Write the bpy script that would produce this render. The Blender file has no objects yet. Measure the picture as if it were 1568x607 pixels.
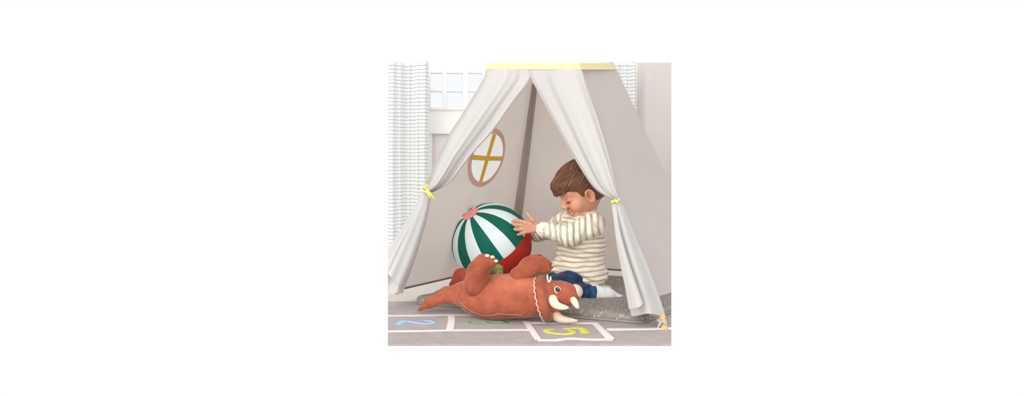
import bpy, bmesh, math, random
import numpy as np
from mathutils import Vector, Matrix, noise
from mathutils.bvhtree import BVHTree

random.seed(4); RNG = np.random.default_rng(7)
SC = bpy.context.scene
COL = SC.collection
# survey frame of the room: metres, floor at z = 0, the viewer stands at the origin 0.6 m up and looks along +Y
F, CX, CY, EYE = 1150.0, 632.0, 238.0, 0.6

def P(px, py, Y):
    return np.array([(px - CX) * Y / F, Y, EYE - (py - CY) * Y / F])
def G(px, py, z=0.0):
    return P(px, py, (EYE - z) * F / (py - CY))
ORG = {}

# ------------------------------------------------------------------ materials
def lin(c):
    return tuple(((v / 255) / 12.92 if v / 255 <= 0.04045 else ((v / 255 + 0.055) / 1.055) ** 2.4) for v in c) + (1.0,)

class NT:
    def __init__(s, name):
        s.m = bpy.data.materials.new(name); s.m.use_nodes = True
        s.t = s.m.node_tree; s.b = s.t.nodes['Principled BSDF']; s.out = s.t.nodes['Material Output']
        s.tc = None
    def n(s, kind, **kw):
        o = s.t.nodes.new(kind)
        for k, v in kw.items():
            if k in o.inputs: o.inputs[k].default_value = v
            else: setattr(o, k, v)
        return o
    def l(s, a, b): s.t.links.new(a, b)
    def coord(s):
        if s.tc is None: s.tc = s.n('ShaderNodeTexCoord')
        return s.tc.outputs['Object']
    def noise(s, scale, detail=3, rough=0.55, stretch=None):
        t = s.n('ShaderNodeTexNoise'); t.inputs['Scale'].default_value = scale
        t.inputs['Detail'].default_value = detail; t.inputs['Roughness'].default_value = rough
        src = s.coord()
        if stretch:
            mp = s.n('ShaderNodeMapping'); mp.inputs['Scale'].default_value = stretch
            s.l(src, mp.inputs['Vector']); src = mp.outputs['Vector']
        s.l(src, t.inputs['Vector'])
        return t.outputs['Fac']
    def ramp(s, fac, stops, interp='LINEAR'):
        r = s.n('ShaderNodeValToRGB'); r.color_ramp.interpolation = interp
        e = r.color_ramp.elements
        while len(e) < len(stops): e.new(0.5)
        for i, (p, c) in enumerate(stops):
            e[i].position = p; e[i].color = c
        s.l(fac, r.inputs['Fac']); return r.outputs['Color']
    def mix(s, fac, a, b, mode='MIX'):
        x = s.n('ShaderNodeMixRGB'); x.blend_type = mode
        for v, i in ((fac, 0), (a, 1), (b, 2)):
            if isinstance(v, (tuple, float, int)): x.inputs[i].default_value = v
            else: s.l(v, x.inputs[i])
        return x.outputs[0]
    def bump(s, h, strength, dist=0.002):
        b = s.n('ShaderNodeBump'); b.inputs['Strength'].default_value = strength; b.inputs['Distance'].default_value = dist
        s.l(h, b.inputs['Height']); s.l(b.outputs[0], s.b.inputs['Normal'])

def scale_c(c, k): return (min(1, c[0] * k), min(1, c[1] * k), min(1, c[2] * k), 1)

def mat(name, rgb, rough=0.8, var=0.08, vscale=12, bump=0.0, bscale=300, sheen=0.0, trans=0.0, attr=None, spec=0.3, bdist=0.002, sss=0.0):
    m = NT(name); c = lin(rgb)
    base = m.ramp(m.noise(vscale), [(0.3, scale_c(c, 1 - var)), (0.7, scale_c(c, 1 + var))])
    if attr:
        a = m.n('ShaderNodeAttribute'); a.attribute_name = attr
        base = m.mix(1.0, base, a.outputs['Color'], 'MULTIPLY')
    m.l(base, m.b.inputs['Base Color'])
    m.b.inputs['Roughness'].default_value = rough
    m.b.inputs['Specular IOR Level'].default_value = spec
    if sheen:
        m.b.inputs['Sheen Weight'].default_value = sheen; m.b.inputs['Sheen Roughness'].default_value = 0.4
    if sss:
        m.b.inputs['Subsurface Weight'].default_value = sss; m.b.inputs['Subsurface Radius'].default_value = (0.012, 0.005, 0.003)
        m.b.inputs['Subsurface Scale'].default_value = 1.0
    if bump: m.bump(m.noise(bscale, 4), bump, bdist)
    if trans:
        tr = m.n('ShaderNodeBsdfTranslucent'); m.l(base, tr.inputs['Color'])
        mx = m.n('ShaderNodeMixShader'); mx.inputs[0].default_value = trans
        m.l(m.b.outputs[0], mx.inputs[1]); m.l(tr.outputs[0], mx.inputs[2]); m.l(mx.outputs[0], m.out.inputs[0])
    return m.m

def striped_curtain():
    m = NT('striped_curtain'); sep = m.n('ShaderNodeSeparateXYZ')
    m.l(m.coord(), sep.inputs[0])
    nz = m.noise(14, 2)
    a = m.n('ShaderNodeMath', operation='MULTIPLY_ADD'); m.l(nz, a.inputs[0]); a.inputs[1].default_value = 0.012
    m.l(sep.outputs['Z'], a.inputs[2])
    d = m.n('ShaderNodeMath', operation='DIVIDE'); m.l(a.outputs[0], d.inputs[0]); d.inputs[1].default_value = 0.0212
    f = m.n('ShaderNodeMath', operation='FRACT'); m.l(d.outputs[0], f.inputs[0])
    w = lin((238, 240, 240)); g = lin((178, 184, 185)); g2 = lin((224, 227, 227))
    c = m.ramp(f.outputs[0], [(0, w), (0.10, g), (0.20, g), (0.32, w), (0.62, w), (0.72, g2), (0.82, w)])
    m.l(c, m.b.inputs['Base Color']); m.b.inputs['Roughness'].default_value = 0.9
    tr = m.n('ShaderNodeBsdfTranslucent'); m.l(c, tr.inputs['Color'])
    mx = m.n('ShaderNodeMixShader'); mx.inputs[0].default_value = 0.5
    m.l(m.b.outputs[0], mx.inputs[1]); m.l(tr.outputs[0], mx.inputs[2]); m.l(mx.outputs[0], m.out.inputs[0])
    return m.m

def dotted(rgb, dot):
    m = NT('dotted_grey_cloth'); c = lin(rgb)
    base = m.ramp(m.noise(30), [(0.3, scale_c(c, .88)), (0.7, scale_c(c, 1.12))])
    v = m.n('ShaderNodeTexVoronoi'); v.inputs['Scale'].default_value = 72; v.inputs['Randomness'].default_value = 0.8
    m.l(m.coord(), v.inputs['Vector'])
    fac = m.ramp(v.outputs['Distance'], [(0.2, (1, 1, 1, 1)), (0.27, (0, 0, 0, 1))])
    m.l(m.mix(fac, base, lin(dot)), m.b.inputs['Base Color']); m.b.inputs['Roughness'].default_value = 0.9
    m.bump(m.noise(45, 4), 0.5, 0.008)
    return m.m

def striped_knit():
    m = NT('striped_knit'); a = m.n('ShaderNodeAttribute'); a.attribute_name = 'stripe'
    f = m.n('ShaderNodeMath', operation='FRACT'); m.l(a.outputs['Fac'], f.inputs[0])
    w = lin((244, 238, 224)); g = lin((196, 180, 157))
    c = m.ramp(f.outputs[0], [(0, w), (0.06, g), (0.36, g), (0.46, w)])
    c = m.mix(0.16, c, m.ramp(m.noise(60), [(0.3, lin((190, 180, 160))), (0.7, (1, 1, 1, 1))]), 'MULTIPLY')
    m.l(c, m.b.inputs['Base Color']); m.b.inputs['Roughness'].default_value = 0.92
    m.b.inputs['Specular IOR Level'].default_value = 0.15; m.b.inputs['Sheen Weight'].default_value = 0.15
    m.bump(m.noise(260, 4), 0.35, 0.002)
    return m.m

def attr_mat(name, rough, bump=0.0, bscale=300, sss=0.0, sheen=0.0, spec=0.3, stretch=None):
    m = NT(name); a = m.n('ShaderNodeAttribute'); a.attribute_name = 'tint'
    m.l(a.outputs['Color'], m.b.inputs['Base Color']); m.b.inputs['Roughness'].default_value = rough
    m.b.inputs['Specular IOR Level'].default_value = spec
    if sss:
        m.b.inputs['Subsurface Weight'].default_value = sss; m.b.inputs['Subsurface Radius'].default_value = (0.010, 0.004, 0.002)
        m.b.inputs['Subsurface Scale'].default_value = 1.0
    if sheen: m.b.inputs['Sheen Weight'].default_value = sheen
    if bump: m.bump(m.noise(bscale, 3, stretch=stretch), bump, 0.002)
    return m.m

def glass_mat():
    m = NT('window_glass'); m.t.nodes.remove(m.b)
    t = m.n('ShaderNodeBsdfTransparent'); t.inputs[0].default_value = (0.97, 0.985, 1, 1)
    g = m.n('ShaderNodeBsdfGlossy'); g.inputs['Roughness'].default_value = 0.05
    mx = m.n('ShaderNodeMixShader'); mx.inputs[0].default_value = 0.06
    m.l(t.outputs[0], mx.inputs[1]); m.l(g.outputs[0], mx.inputs[2]); m.l(mx.outputs[0], m.out.inputs[0])
    return m.m

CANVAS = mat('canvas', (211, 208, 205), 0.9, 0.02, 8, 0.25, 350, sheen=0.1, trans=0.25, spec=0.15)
CANVAS_SHADED = mat('canvas_shaded', (201, 193, 188), 0.9, 0.02, 8, 0.2, 350, sheen=0.05, trans=0.25, spec=0.1)  # same cloth, with the right side's shade put into a darker colour
CANVAS_BRIGHTENED = mat('canvas_brightened', (230, 221, 214), 0.9, 0.02, 8, 0.2, 350, sheen=0.05, trans=0.35, spec=0.1)  # same cloth again, colour lightened to brighten the shaded interior
SLEEVE_SHADED = mat('shaded_sleeve_canvas', (176, 162, 155), 0.9, 0.04, 10, 0.2, 350)  # sleeve fabric with the pole's shading included in its tone
HEM = mat('hem_tape', (150, 128, 118), 0.9, 0.05)
YELLOW = mat('yellow_cotton', (240, 230, 184), 0.9, 0.03, 10, 0.2, 350, trans=0.3)
TIE = mat('yellow_cord', (226, 215, 132), 0.85, 0.08, 60)
RINGM = mat('window_ring_applique', (230, 192, 176), 0.9, 0.04)
MUSTARD = mat('mustard_applique', (244, 198, 84), 0.9, 0.06)
PANE_CLOTH = mat('white_applique', (250, 249, 246), 0.9, 0.01, trans=0.5)
WOOD = mat('pine', (226, 184, 128), 0.55, 0.12, 60)
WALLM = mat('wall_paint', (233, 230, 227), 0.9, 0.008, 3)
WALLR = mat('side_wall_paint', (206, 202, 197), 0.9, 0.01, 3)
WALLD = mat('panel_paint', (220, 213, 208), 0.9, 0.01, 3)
TRIMM = mat('trim_paint', (230, 226, 223), 0.7, 0.01)
FRAMEM = mat('window_frame_paint', (232, 229, 228), 0.7, 0.01)
FLOORM = mat('pale_floor', (207, 200, 191), 0.7, 0.03, 5)
RUGM = mat('mauve_grey_rug_pile', (171, 160, 159), 0.97, 0.09, 26, 0.6, 420, sheen=0.25, spec=0.05)
RUGW = mat('white_rug_pile', (240, 234, 232), 0.97, 0.03, 40, 0.5, 420, spec=0.05)
RUG_BLUE = mat('blue_rug_pile', (172, 206, 232), 0.97, 0.08, 60, 0.5, 420, spec=0.05)
RUG_GREEN = mat('green_rug_pile', (146, 184, 126), 0.97, 0.08, 60, 0.5, 420, spec=0.05)
RUG_YELLOW = mat('yellow_rug_pile', (226, 222, 108), 0.97, 0.08, 60, 0.5, 420, spec=0.05)
MATM = dotted((150, 142, 134), (200, 194, 186))
PIPEM = mat('mat_piping', (160, 154, 147), 0.9)
CURT = striped_curtain()
GREENM = mat('teal_plush', (24, 104, 88), 0.75, 0.07, 20, 0.2, 500, sheen=0.06, spec=0.15)
WHITEM = mat('white_plush', (232, 245, 246), 0.8, 0.02, 20, 0.2, 500, spec=0.15)
REDM = mat('red_plush', (196, 56, 38), 0.8, 0.06, 20, 0.25, 500, sheen=0.08, spec=0.1)
PINKM = mat('pink_plush', (252, 160, 168), 0.8, 0.04)
RUST = mat('rust_velvet', (168, 92, 70), 0.85, 0.10, 16, 0.3, 240, sheen=0.3, attr='tint', spec=0.12, bdist=0.003)
RUSTD = mat('dark_shaded_rust_velvet', (140, 60, 42), 0.9, 0.16, 18, 0.5, 260, sheen=0.2, spec=0.1)  # dark claws, and the far leg with shade painted into its colour
IVORY = mat('ivory_felt', (236, 218, 196), 0.85, 0.05, 30, 0.2, 400)
EDGE = mat('beige_edging', (216, 188, 160), 0.9, 0.06)
BEAK = mat('beige_felt', (206, 190, 172), 0.85, 0.05, 30, 0.2, 400)
OLIVE = mat('olive_plush', (142, 148, 92), 0.9, 0.18, 60, 0.6, 200)
PEACH = mat('peach_piping', (196, 128, 96), 0.9, 0.05)
BLACKM = mat('black_gloss', (18, 15, 14), 0.2, 0.0, spec=0.6)
BROWNEYE = mat('brown_iris', (110, 66, 40), 0.35, 0.1)
CREAMC = mat('cream_cord', (236, 226, 206), 0.9, 0.04)
SKIN = attr_mat('skin', 0.5, 0.08, 220, sss=0.12, spec=0.3)
HAIRM = attr_mat('brown_hair', 0.5, 0.5, 160, spec=0.35)
KNIT = striped_knit()
CUFFM = mat('cream_knit', (240, 233, 219), 0.92, 0.04, 60, 0.4, 260)
DENIM = attr_mat('denim', 0.85, 0.5, 420, sheen=0.15, spec=0.15)
SOCKM = mat('white_sock', (240, 240, 240), 0.95, 0.02, 40, 0.4, 300)
LASH = mat('lash_brown', (70, 42, 30), 0.7, 0.0)
BROWM = mat('brow_brown', (128, 82, 56), 0.8, 0.1, 200)
EYEWHITE = mat('eye_white', (235, 230, 225), 0.3, 0.0)

# ------------------------------------------------------------------ object helpers
def tag(o, label=None, cat=None, group=None, kind=None):
    for k, v in (('label', label), ('category', cat), ('group', group), ('kind', kind)):
        if v: o[k] = v
    return o
def empty(name, loc):
    o = bpy.data.objects.new(name, None); o.location = tuple(float(v) for v in loc); o.empty_display_size = 0.05
    COL.objects.link(o); ORG[o] = np.array(loc, float); return o
def mk(name, V, Fc, m, parent=None, smooth=True, tint=None, stripe=None, mats=None, fmat=None, origin=None):
    V = np.asarray(V, float)
    if parent is not None: org = ORG[parent]
    elif origin is not None: org = np.array(origin, float)
    else: org = np.array([(V[:, 0].min() + V[:, 0].max()) / 2, (V[:, 1].min() + V[:, 1].max()) / 2, V[:, 2].min()])
    me = bpy.data.meshes.new(name)
    me.from_pydata((V - org).tolist(), [], Fc if isinstance(Fc, list) else Fc.tolist())
    for x in (mats or [m]): me.materials.append(x)
    if fmat is not None: me.polygons.foreach_set('material_index', np.asarray(fmat, np.int32))
    if smooth: me.polygons.foreach_set('use_smooth', [True] * len(me.polygons))
    if tint is not None:
        a = me.attributes.new('tint', 'FLOAT_COLOR', 'POINT')
        t = np.ones((len(V), 4), np.float32); t[:, :3] = tint; a.data.foreach_set('color', t.ravel())
    if stripe is not None:
        a = me.attributes.new('stripe', 'FLOAT', 'POINT'); a.data.foreach_set('value', np.asarray(stripe, np.float32))
    me.update()
    o = bpy.data.objects.new(name, me); COL.objects.link(o); ORG[o] = org
    if parent is not None: o.parent = parent
    else: o.location = tuple(float(v) for v in org)
    return o
def mk_bm(name, bm, m, parent=None, smooth=False, **kw):
    bm.verts.index_update()
    V = [tuple(v.co) for v in bm.verts]; Fc = [[v.index for v in f.verts] for f in bm.faces]
    bm.free(); return mk(name, V, Fc, m, parent, smooth, **kw)

# the built set stops at its left edge and at an angled right edge
def clip(bm, left=True, right=True):
    for on, n in ((right, (1, -(1028 - CX) / F, 0)), (left, (-1, (594 - CX) / F, 0))):
        if on:
            bmesh.ops.bisect_plane(bm, geom=bm.verts[:] + bm.edges[:] + bm.faces[:], plane_co=(0, 0, EYE), plane_no=n, clear_outer=True)
    return bm
def cap_holes(bm):
    bmesh.ops.holes_fill(bm, edges=[e for e in bm.edges if e.is_boundary], sides=0)
    return bm
def bm_from(V, Fc):
    bm = bmesh.new(); vs = [bm.verts.new(tuple(v)) for v in V]
    for f in Fc:
        try: bm.faces.new([vs[i] for i in f])
        except ValueError: pass
    bm.verts.index_update(); return bm
def boxes(lst):
    V, Fc = [], []
    for (x0, x1, y0, y1, z0, z1) in lst:
        b = len(V)
        V += [(x, y, z) for z in (z0, z1) for (x, y) in ((x0, y0), (x1, y0), (x1, y1), (x0, y1))]
        Fc += [[b, b + 3, b + 2, b + 1], [b + 4, b + 5, b + 6, b + 7]] + [[b + i, b + (i + 1) % 4, b + 4 + (i + 1) % 4, b + 4 + i] for i in range(4)]
    return V, Fc
def bevel(bm, off, seg=2):
    bmesh.ops.bevel(bm, geom=bm.edges[:], offset=off, segments=seg, affect='EDGES', profile=0.5, clamp_overlap=True); return bm
def interp(pts, n, closed=False):
    """Catmull-Rom through the points, n samples."""
    p = np.array(pts, float); m = len(p)
    if m == 2 and not closed: return p[0] + (p[1] - p[0]) * np.linspace(0, 1, n)[:, None]
    if closed: q = np.vstack([p[-1], p, p[0], p[1]]); S = m
    else: q = np.vstack([2 * p[0] - p[1], p, 2 * p[-1] - p[-2]]); S = m - 1
    t = np.linspace(0, S, n, endpoint=not closed); i = np.minimum(t.astype(int), S - 1); u = (t - i)[:, None]
    a, b, c, d = q[i], q[i + 1], q[i + 2], q[i + 3]
    return 0.5 * (2 * b + (c - a) * u + (2 * a - 5 * b + 4 * c - d) * u ** 2 + (3 * b - a - 3 * c + d) * u ** 3)
def tube(pts, r, n=40, seg=8, closed=False):
    c = interp(pts, n, closed); rr = np.interp(np.linspace(0, 1, n), np.linspace(0, 1, len(np.atleast_1d(r))), np.atleast_1d(r)) if np.ndim(r) else np.full(n, r)
    V, Fc = [], []; up = np.array([0.13, 0.31, 0.94])
    for i in range(n):
        t = c[(i + 1) % n] - c[i - 1] if closed else c[min(i + 1, n - 1)] - c[max(i - 1, 0)]
        t = t / (np.linalg.norm(t) + 1e-9)
        a = np.cross(t, up)
        if np.linalg.norm(a) < 0.1: a = np.cross(t, [1, 0, 0])
        a /= np.linalg.norm(a); b = np.cross(t, a)
        V += [c[i] + rr[i] * (math.cos(k * 2 * math.pi / seg) * a + math.sin(k * 2 * math.pi / seg) * b) for k in range(seg)]
    for i in range(n if closed else n - 1):
        j = (i + 1) % n
        Fc += [[i * seg + k, j * seg + k, j * seg + (k + 1) % seg, i * seg + (k + 1) % seg] for k in range(seg)]
    if not closed: Fc += [list(range(seg)), list(range((n - 1) * seg, n * seg))[::-1]]
    return V, Fc
def join(*parts):
    V, Fc = [], []
    for v, f in parts:
        b = len(V); V += [tuple(x) for x in v]; Fc += [[b + i for i in q] for q in f]
    return V, Fc
def ribbon(pts, w, z, n=48, closed=False, wob=0.0, h=0.0015):
    """flat band of pile lying on the rug, a little raised"""
    c = interp(pts, n, closed)[:, :2]; V, Fc = [], []
    ww = np.interp(np.linspace(0, 1, n), np.linspace(0, 1, len(np.atleast_1d(w))), np.atleast_1d(w))
    for i in range(n):
        t = c[min(i + 1, n - 1)] - c[max(i - 1, 0)]; t /= np.linalg.norm(t) + 1e-9; q = np.array([-t[1], t[0]])
        k = ww[i] * (1 + wob * math.sin(i * 1.7) * 0.5) / 2
        for s, zz in ((-1, z - 0.002), (-0.9, z + h), (0.9, z + h), (1, z - 0.002)):
            V.append((c[i][0] + q[0] * k * s, c[i][1] + q[1] * k * s, zz))
    for i in range(n - 1):
        for k in range(3): Fc.append([i * 4 + k, i * 4 + 4 + k, i * 4 + 5 + k, i * 4 + 1 + k])
    return V, Fc

# ------------------------------------------------------------------ signed-distance sculpting
class Vol:
    def __init__(s, lo, hi, h):
        s.lo = np.array(lo, float); s.h = h
        n = np.ceil((np.array(hi) - s.lo) / h).astype(int) + 1
        s.f = np.full(n, 1.0, np.float32)
        s.ax = [(s.lo[i] + h * np.arange(n[i])).astype(np.float32) for i in range(3)]
    def add(s, prim, k=0.0, op='u'):
        fn, blo, bhi = prim; m = k + 4 * s.h
        sl = tuple(slice(max(0, int((blo[i] - m - s.lo[i]) / s.h)), max(0, int((bhi[i] + m - s.lo[i]) / s.h) + 2)) for i in range(3))
        a = s.f[sl]
        if a.size == 0: return s
        d = fn(s.ax[0][sl[0]][:, None, None], s.ax[1][sl[1]][None, :, None], s.ax[2][sl[2]][None, None, :]).astype(np.float32)
        s.f[sl] = -smin(-a, d, k) if op == 's' else smin(a, d, k)
        return s
    def mesh(s, relax=1):
        V, Q = nets(s.f, s.lo, s.h)
        for _ in range(relax): V = smooth_v(V, Q)
        return V, Q
def smin(a, d, k):
    if k <= 0: return np.minimum(a, d)
    h = np.clip(0.5 + 0.5 * (a - d) / k, 0, 1); return a + (d - a) * h - k * h * (1 - h)
def smooth_v(V, Q, lam=0.5):
    n = len(V); acc = np.zeros((n, 3)); cnt = np.zeros(n)
    for i in range(4):
        a, b = Q[:, i], Q[:, (i + 1) % 4]
        for x, y in ((a, b), (b, a)):
            cnt += np.bincount(x, minlength=n)
            for c in range(3): acc[:, c] += np.bincount(x, V[y, c], minlength=n)
    return V + lam * (acc / np.maximum(cnt, 1)[:, None] - V)
def normals(V, Q):
    fn = np.cross(V[Q[:, 2]] - V[Q[:, 0]], V[Q[:, 3]] - V[Q[:, 1]]); N = np.zeros_like(V)
    for i in range(4):
        for c in range(3): N[:, c] += np.bincount(Q[:, i], fn[:, c], minlength=len(V))
    return N / (np.linalg.norm(N, axis=1)[:, None] + 1e-12)
def nets(f, lo, h):
    s = f < 0; sh = tuple(x - 1 for x in f.shape); c = np.zeros(sh, np.int8)
    off = [(i, j, k) for i in (0, 1) for j in (0, 1) for k in (0, 1)]
    for i, j, k in off: c += s[i:i + sh[0], j:j + sh[1], k:k + sh[2]]
    act = (c > 0) & (c < 8); I, J, K = np.nonzero(act); n = len(I)
    ids = np.full(sh, -1, np.int32); ids[act] = np.arange(n, dtype=np.int32)
    vals = [f[I + i, J + j, K + k] for i, j, k in off]; acc = np.zeros((n, 3)); cnt = np.zeros(n)
    for a in range(8):
        for b in range(a + 1, 8):
            pa, pb = np.array(off[a]), np.array(off[b])
            if abs(pa - pb).sum() != 1: continue
            m = (vals[a] < 0) != (vals[b] < 0); t = vals[a][m] / (vals[a][m] - vals[b][m])
            acc[m] += pa + (pb - pa) * t[:, None]; cnt[m] += 1
    V = lo + h * (np.stack([I, J, K], 1) + acc / cnt[:, None]); Q = []
    for ax in range(3):
        u, v = (ax + 1) % 3, (ax + 2) % 3
        a = [slice(1, -1)] * 3; b = [slice(1, -1)] * 3; a[ax] = slice(None, -1); b[ax] = slice(1, None)
        s0, s1 = s[tuple(a)], s[tuple(b)]; idx = list(np.nonzero(s0 != s1)); fl = s1[tuple(idx)]
        def cell(du, dv):
            q = [x.copy() for x in idx]; q[u] += du; q[v] += dv; return ids[tuple(q)]
        q = np.stack([cell(0, 0), cell(1, 0), cell(1, 1), cell(0, 1)], 1); q[fl] = q[fl][:, ::-1]; Q.append(q)
    return V, np.vstack(Q)
def cap(a, b, r1, r2=None):
    a = np.array(a, float); b = np.array(b, float); r2 = r1 if r2 is None else r2; ba = b - a; L = max(ba @ ba, 1e-12); R = max(r1, r2)
    def fn(X, Y, Z):
        x, y, z = X - a[0], Y - a[1], Z - a[2]; t = np.clip((x * ba[0] + y * ba[1] + z * ba[2]) / L, 0, 1)
        return np.sqrt((x - t * ba[0]) ** 2 + (y - t * ba[1]) ** 2 + (z - t * ba[2]) ** 2) - (r1 + (r2 - r1) * t)
    return fn, np.minimum(a, b) - R, np.maximum(a, b) + R
def ell(c, rad, R=None):
    c = np.array(c, float); rad = np.array(rad, float); R = np.eye(3) if R is None else R; m = rad.max()
    def fn(X, Y, Z):
        x, y, z = X - c[0], Y - c[1], Z - c[2]
        q = [R[0, i] * x + R[1, i] * y + R[2, i] * z for i in range(3)]
        k0 = np.sqrt(sum((q[i] / rad[i]) ** 2 for i in range(3))); k1 = np.sqrt(sum((q[i] / rad[i] ** 2) ** 2 for i in range(3)))
        return k0 * (k0 - 1) / (k1 + 1e-6)
    return fn, c - m, c + m
def ev(prim, V): return prim[0](V[:, 0], V[:, 1], V[:, 2])
def frame(f, up=(0, 0, 1)):
    f = np.array(f, float); f /= np.linalg.norm(f); l = np.cross(up, f); l /= np.linalg.norm(l); u = np.cross(f, l)
    return np.stack([f, l, u], 1)
def vol_for(prims, h, pad=0.02):
    return Vol(np.min([p[1] for p in prims], 0) - pad, np.max([p[2] for p in prims], 0) + pad, h)
def blob(prims, h, k=0.0, relax=1):
    v = vol_for(prims, h)
    for p in prims: v.add(p, k)
    return v.mesh(relax)
def nz(V, s, seed=0.0):
    return np.array([noise.noise(Vector((float(x) * s + seed, float(y) * s, float(z) * s))) for x, y, z in V])

# ------------------------------------------------------------------ the setting
YB, YC, YF = 4.62, 4.42, 690.0 / (530 - CY)
def bx(px, Y): return (px - CX) * Y / F
def bz(py, Y): return EYE - (py - CY) * Y / F
ZT = bz(96, YB)
def setting(name, V, Fc, m, l=True, r=True, bev=0):
    bm = bm_from(V, Fc)
    if bev: bevel(bm, bev)
    clip(bm, l, r); cap_holes(bm)
    return tag(mk_bm(name, bm, m), kind='structure')
XC = bx(975, YB)
setting('floor', *boxes([(-0.4, 2.0, YF, YB + 0.05, -0.001, 0.0)]), FLOORM)
wx0, wx1, wz0, wz1 = bx(616, YB), bx(790, YB), bz(167, YB), bz(107, YB)
setting('wall_back', *boxes([(-0.4, wx0, YB, YB + 0.08, 0, ZT), (wx1, XC + 0.02, YB, YB + 0.08, 0, ZT),
                             (wx0, wx1, YB, YB + 0.08, bz(203, YB), wz0), (wx0, wx1, YB, YB + 0.08, wz1, ZT)]), WALLM)
setting('wall_back_lower', *boxes([(wx0, wx1, YB + 0.004, YB + 0.08, 0, bz(203, YB))]), WALLD)
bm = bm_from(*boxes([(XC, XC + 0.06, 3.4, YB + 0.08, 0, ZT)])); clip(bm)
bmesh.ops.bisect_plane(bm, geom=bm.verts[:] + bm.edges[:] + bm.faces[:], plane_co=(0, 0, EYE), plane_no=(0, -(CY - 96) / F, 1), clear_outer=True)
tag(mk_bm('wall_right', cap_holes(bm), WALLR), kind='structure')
setting('trim_1', *boxes([(bx(654, YB), wx1, YB - 0.03, YB, bz(205.5, YB), bz(200.5, YB))]), TRIMM, bev=0.004)
setting('trim_2', *boxes([(bx(656, YB), bx(662, YB), YB - 0.012, YB + 0.004, 0.1, bz(205.5, YB))]), TRIMM)
setting('baseboard_back', *boxes([(wx0, XC, YB - 0.015, YB, 0, 0.07)]), TRIMM)
win = tag(empty('window_1', ((wx0 + wx1) / 2, YB, wz0)), kind='structure')
vx = [(655, 659.5), (678, 684), (708.5, 717), (738, 746), (768, 776)]
fr = [(bx(a, YB), bx(b, YB), YB - 0.02, YB + 0.04, wz0, wz1) for a, b in vx]
fr += [(wx0, wx1, YB - 0.015, YB + 0.035, bz(b, YB), bz(a, YB)) for a, b in ((107, 112.5), (137.5, 141), (165, 169))]
bm = bm_from(*boxes(fr)); bevel(bm, 0.005); mk_bm('window_frame', bm, FRAMEM, win)
mk('window_pane', *boxes([(wx0, wx1, YB + 0.01, YB + 0.014, wz0, wz1)]), glass_mat(), win, smooth=False)

def curtain(x0, x1, Y, z0, z1, folds, name, label):
    n, r = 90, 24; V, Fc = [], []
    for j in range(r + 1):
        z = z0 + (z1 - z0) * j / r
        for i in range(n + 1):
            u = i / n; d = sum(a * math.sin(2 * math.pi * (k * u + ph + 0.05 * math.sin(3 * z))) for a, k, ph in folds)
            V.append((x0 + (x1 - x0) * u, Y + d, z))
    for j in range(r):
        for i in range(n): a = j * (n + 1) + i; Fc.append([a, a + 1, a + n + 2, a + n + 1])
    return tag(mk(name, V, Fc, CURT), label, 'curtain', 'striped window curtains')
curtain(bx(594, YC), bx(657, YC), YC, 0.005, bz(96, YC), [(0.012, 5.2, 0.1), (0.035, 1.3, 0.6)], 'curtain', 'sheer white curtain with thin grey stripes left of the tent, beside the window')
curtain(bx(915, YC), bx(973.5, YC), YC, 0.005, bz(96, YC), [(0.012, 5, 0.1), (0.015, 1.5, 0.3)], 'curtain', 'striped white curtain strip showing between the right tent slope and the side wall')

# ------------------------------------------------------------------ rug
RT = 0.006
bm = bm_from(*boxes([(-0.3, 1.6, YF, 690.0 / (464 - CY), 0.0005, RT)])); clip(bm); cap_holes(bm)
rug = tag(mk_bm('hopscotch_rug', bm, RUGM), 'mauve grey hopscotch rug with white lines and coloured numbers on the floor', 'rug')
def g(px, py): return G(px, py, RT)
lines = [([(592, 484.2), (640, 483.8), (690, 482.6), (745, 483.6), (803, 484.5)], 0.021),
         ([(592, 508), (640, 507.6), (690, 506.5), (745, 506.2), (814, 505.8)], 0.022),
         ([(691, 483), (691.5, 490), (690, 500), (688, 507.5)], 0.026),
         ([(803, 494.8), (845, 495), (885, 495.4), (914, 495.6)], 0.021),
         ([(822, 521.6), (850, 521.8), (872, 519.4), (905, 520.8), (938, 520.6)], 0.021),
         ([(805.5, 493), (812, 503), (818, 512), (825, 522)], 0.022),
         ([(910, 495.5), (919, 504), (926, 511), (936, 521)], [0.024, 0.024, 0.026, 0.030]),
         ([(928, 505.6), (960, 505.3), (1000, 504.6), (1040, 503)], 0.020)]
for li, (pts, w) in enumerate(lines):
    bm = clip(bm_from(*ribbon([g(*p) for p in pts], w, RT, wob=0.12, h=0.0008 + 0.0003 * li))); mk_bm('line_marking', bm, RUGW, rug)
def digit(strokes, m, label):
    o = mk('number', *join(*[ribbon([g(*p) for p in s], w, RT, n=60, h=0.0008 + 0.0004 * si) for si, (s, w) in enumerate(strokes)]), m, rug); o['label'] = label
digit([([(607.5, 499), (612, 496), (616, 493.6), (620, 491.6)], [0.026, 0.03]),
       ([(617, 492), (628, 493), (641, 495.2), (653, 496), (663, 495), (663, 492.8), (656, 491.3), (648, 491.6)], [0.016, 0.02, 0.022, 0.02, 0.016])], RUG_BLUE, 'pale blue number 2')
digit([([(724, 492.3), (716.5, 494), (718, 496.2), (728, 498), (740, 497.3), (745, 495.5), (742, 494.4)], [0.014, 0.02, 0.02]),
       ([(745, 495.2), (750, 496.8), (762, 497.6), (773, 496.6), (774, 494), (766, 493)], [0.02, 0.022, 0.018])], RUG_GREEN, 'soft green number 3')
digit([([(897.5, 512), (895, 508), (891.5, 503)], 0.030),
       ([(893, 502.8), (880, 502.6), (863, 503.2)], [0.022, 0.016]),
       ([(863, 503.2), (873, 506), (877, 509), (871, 511.8), (858, 511.8), (843, 510), (836, 507.2), (841, 505), (847, 504.2)], [0.012, 0.02, 0.024, 0.022, 0.022, 0.024, 0.012])], RUG_YELLOW, 'bright yellow number 5')

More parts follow.
